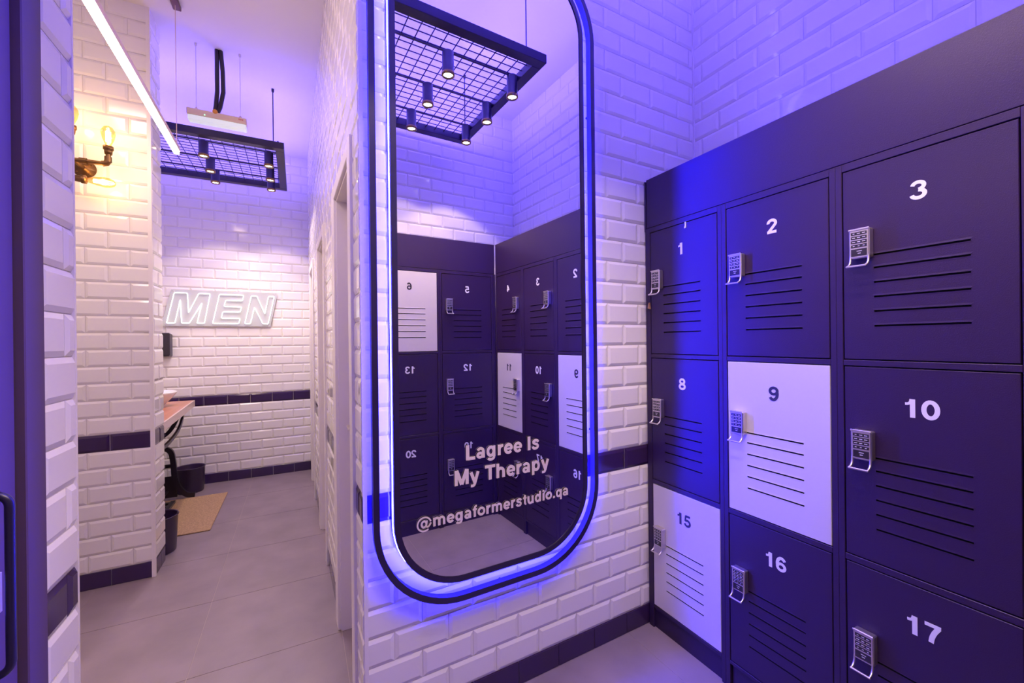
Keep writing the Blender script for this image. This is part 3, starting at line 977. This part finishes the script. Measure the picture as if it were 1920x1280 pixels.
# ------------------------------------------------------------------ neon sign
sign = empty('neon_sign', (-0.67, 5.09, 1.75))
tag(sign, 'white neon outline sign reading MEN on the far tiled wall', 'sign')
K = (0.912 / 805.0)
def sp(px, py):   # sign drawing units -> wall
    return (-1.127 + (px - 138) * K * 1.0, 1.607 + (908 - py) * (0.300 / 217.0))
LM = [(140, 905), (195, 690), (285, 690), (291, 832), (365, 690), (447, 690), (403, 905), (350, 905), (388, 757), (296, 905), (243, 905), (235, 738), (197, 905)]
LE = [(462, 905), (515, 692), (697, 692), (688, 734), (560, 734), (548, 780), (680, 780), (668, 820), (538, 820), (526, 866), (668, 866), (658, 905)]
LN = [(703, 905), (757, 695), (800, 695), (862, 830), (893, 695), (940, 695), (888, 905), (845, 905), (780, 780), (747, 905)]
for nm, Lp in (('letter_m', LM), ('letter_e', LE), ('letter_n', LN)):
    pts = []
    for i, p in enumerate(Lp):
        a, b, c = Vector(sp(*Lp[i - 1])), Vector(sp(*p)), Vector(sp(*Lp[(i + 1) % len(Lp)]))
        e = 0.008
        pts.append(b + (a - b).normalized() * e); pts.append(b + ((a - b).normalized() + (c - b).normalized()) * e * 0.3); pts.append(b + (c - b).normalized() * e)
    mb = MB(); mb.tube([(p.x, 5.074, p.y) for p in pts], 0.0042, 8, closed=True)
    adopt(mb.build('neon_tube', E_NEONM), sign)
back = [(112, 925), (112, 890), (172, 668), (960, 668), (960, 700), (905, 925)]
mb = MB(); mb.prism([sp(*p) for p in back], lambda a, b, d: (a, 5.09 - d, b), 0.0, 0.005)
adopt(mb.build('backing_panel', ACRYL), sign)
for p in ((130, 915), (190, 680), (880, 915), (940, 680)):
    a, b = sp(*p); mb = MB(); mb.lathe([(0.006, 0.0), (0.006, 0.024), (0.0, 0.024)], (a, 5.108, b), 8, 0, (0, -1, 0))
    adopt(mb.build('standoff_pin', STEEL), sign)

# ------------------------------------------------------------------ vanity
vt = empty('vanity_table', (-1.08, 4.1, 0))
tag(vt, 'red-brown wooden wash counter on a black cast iron base', 'vanity')
def cx(y): return -0.792 - 0.047 * (y - 3.44)
def vb(x, y, z): return (x + (cx(y) + 0.80 if x > -1.0 else 0), y, z)
mb = MB(); mb.box((-1.345, 3.435, 0.830), (-0.812, 4.76, 0.885), 0, vb)
adopt(mb.build('counter_top', WOOD), vt)
mb = MB(); mb.box((-0.812, 3.435, 0.829), (-0.800, 4.76, 0.8845), 0, vb)
adopt(tag(mb.build('front_edge', WOODE), 'pale front edge of the counter'), vt)
IR = BLACKM
def flat_bar(mb, pts, w, t, fn):
    """band of width w following 2D pts in a plane, thickness t"""
    P = [Vector(p) for p in pts]; rows = []
    for i, p in enumerate(P):
        d = (P[min(i + 1, len(P) - 1)] - P[max(i - 1, 0)]).normalized(); n = Vector((-d.y, d.x))
        a, b = p + n * w / 2, p - n * w / 2
        rows.append([fn(a.x, a.y, -t / 2), fn(a.x, a.y, t / 2), fn(b.x, b.y, t / 2), fn(b.x, b.y, -t / 2)])
    mb.grid(rows, 0, False, close_u=True); mb.face(rows[0]); mb.face(rows[-1])
YI = 4.50
fI = lambda a, b, d: (a, YI + d, b)
for yy in (4.50, 3.60):
    fI = (lambda a, b, d: (a - 0.055, 4.725 + d, b)) if yy > 4 else (lambda a, b, d: (-1.28 + (a + 1.28) * 0.55, 3.60 + d, b))
    mb = MB()
    flat_bar(mb, smooth([(-1.28, 0.02), (-1.22, 0.03), (-1.20, 0.12), (-1.19, 0.40), (-1.14, 0.47), (-1.04, 0.475), (-0.975, 0.44), (-0.955, 0.34), (-0.945, 0.20), (-0.915, 0.10), (-0.86, 0.035), (-0.80, 0.022)], 6), 0.040, 0.030, fI)
    flat_bar(mb, [(-1.19, 0.31), (-0.95, 0.31)], 0.028, 0.024, fI)
    flat_bar(mb, [(-1.20, 0.12), (-0.93, 0.12)], 0.19, 0.012, fI)
    flat_bar(mb, smooth([(-1.07, 0.475), (-1.07, 0.66), (-1.07, 0.83)], 4), 0.040, 0.030, fI)
    flat_bar(mb, smooth([(-1.05, 0.56), (-0.98, 0.62), (-0.93, 0.72), (-0.915, 0.83)], 6), 0.030, 0.024, fI)
    flat_bar(mb, smooth([(-1.09, 0.56), (-1.16, 0.62), (-1.21, 0.72), (-1.23, 0.83)], 6), 0.030, 0.024, fI)
    adopt(mb.build('iron_side_frame', IR), vt)
mb = MB()
mb.tube([(-1.07, 3.60, 0.31), (-1.07, 4.725, 0.31)], 0.012, 10)
mb.tube([(-1.07, 3.60, 0.60), (-1.07, 4.725, 0.60)], 0.012, 10)
adopt(mb.build('cross_rod', IR), vt)
mb = MB()
for k in range(7):
    y = 3.80 + k * 0.085
    mb.box((-1.15, y, 0.085), (-0.93, y + 0.035, 0.100))
mb.box((-1.16, 3.78, 0.082), (-1.13, 4.36, 0.103)); mb.box((-0.95, 3.78, 0.082), (-0.92, 4.36, 0.103))
mb.tube([(-1.05, 3.60, 0.085), (-1.05, 4.725, 0.085)], 0.010, 8)
adopt(mb.build('treadle', IR), vt)
mb = MB()
fV = lambda a, b, d: (-0.862 + d, a, b)
flat_bar(mb, smooth([(4.34, 0.83), (4.31, 0.775), (4.15, 0.705), (3.85, 0.668), (3.62, 0.68)], 6), 0.024, 0.016, fV)
flat_bar(mb, [(4.32, 0.824), (3.62, 0.824)], 0.012, 0.016, fV)
adopt(mb.build('front_bracket', IR), vt)

basin = MB()
basin.lathe([(0.0, 0.0), (0.075, 0.0), (0.085, 0.006), (0.130, 0.056), (0.168, 0.104), (0.175, 0.118), (0.171, 0.122), (0.163, 0.113), (0.122, 0.058), (0.070, 0.020), (0.0, 0.016)], (-1.090, 4.42, 0.885), 40)
b_o = basin.build('wash_basin', PORC)
tag(b_o, 'white bowl basin resting on the wooden counter', 'sink')
mb = MB(); mb.box((-1.190, 4.995, 1.285), (-1.085, 5.104, 1.505), 0, lambda x, y, z: (x, y, z + 0.10 * (5.104 - y)), bev=0.008)
tag(mb.build('soap_dispenser', BLACKM), 'black dispenser on the far wall below the MEN sign', 'dispenser')

def bin_(loc, label, r=0.118, h=0.245):
    mb = MB()
    mb.lathe([(0.0, 0.0), (r * 0.86, 0.0), (r * 0.90, 0.006), (r, h - 0.006), (r + 0.003, h - 0.004), (r + 0.003, h), (r - 0.003, h), (r - 0.005, h - 0.008), (r * 0.88, 0.010), (0.0, 0.008)], (0, 0, 0), 36)
    mb.box((r - 0.004, -0.012, h - 0.004), (r + 0.005, 0.012, h + 0.004), 0)
    o = mb.build('waste_bin', BIN)
    o.location = loc
    tag(o, label, 'bin', 'black waste bins by the vanity')
    return o
bin_((-0.862, 3.585, 0), 'black waste bin beside the near end of the jute mat')
bin_((-0.925, 4.925, 0), 'black waste bin against the far wall behind the iron base', h=0.235, r=0.115)
mb = MB()
mb.box((-1.13, 3.81, 0.0005), (-0.60, 4.695, 0.009), 0, bev=0.003)
tag(mb.build('door_mat', JUTE), 'tan woven jute mat on the floor before the vanity', 'mat')

# ------------------------------------------------------------------ render helpers that belong to the scene
scene.cycles.max_bounces = 10
scene.cycles.diffuse_bounces = 5
scene.cycles.glossy_bounces = 6
scene.cycles.transparent_max_bounces = 8
scene.cycles.sample_clamp_indirect = 6.0
scene.cycles.use_denoising = True
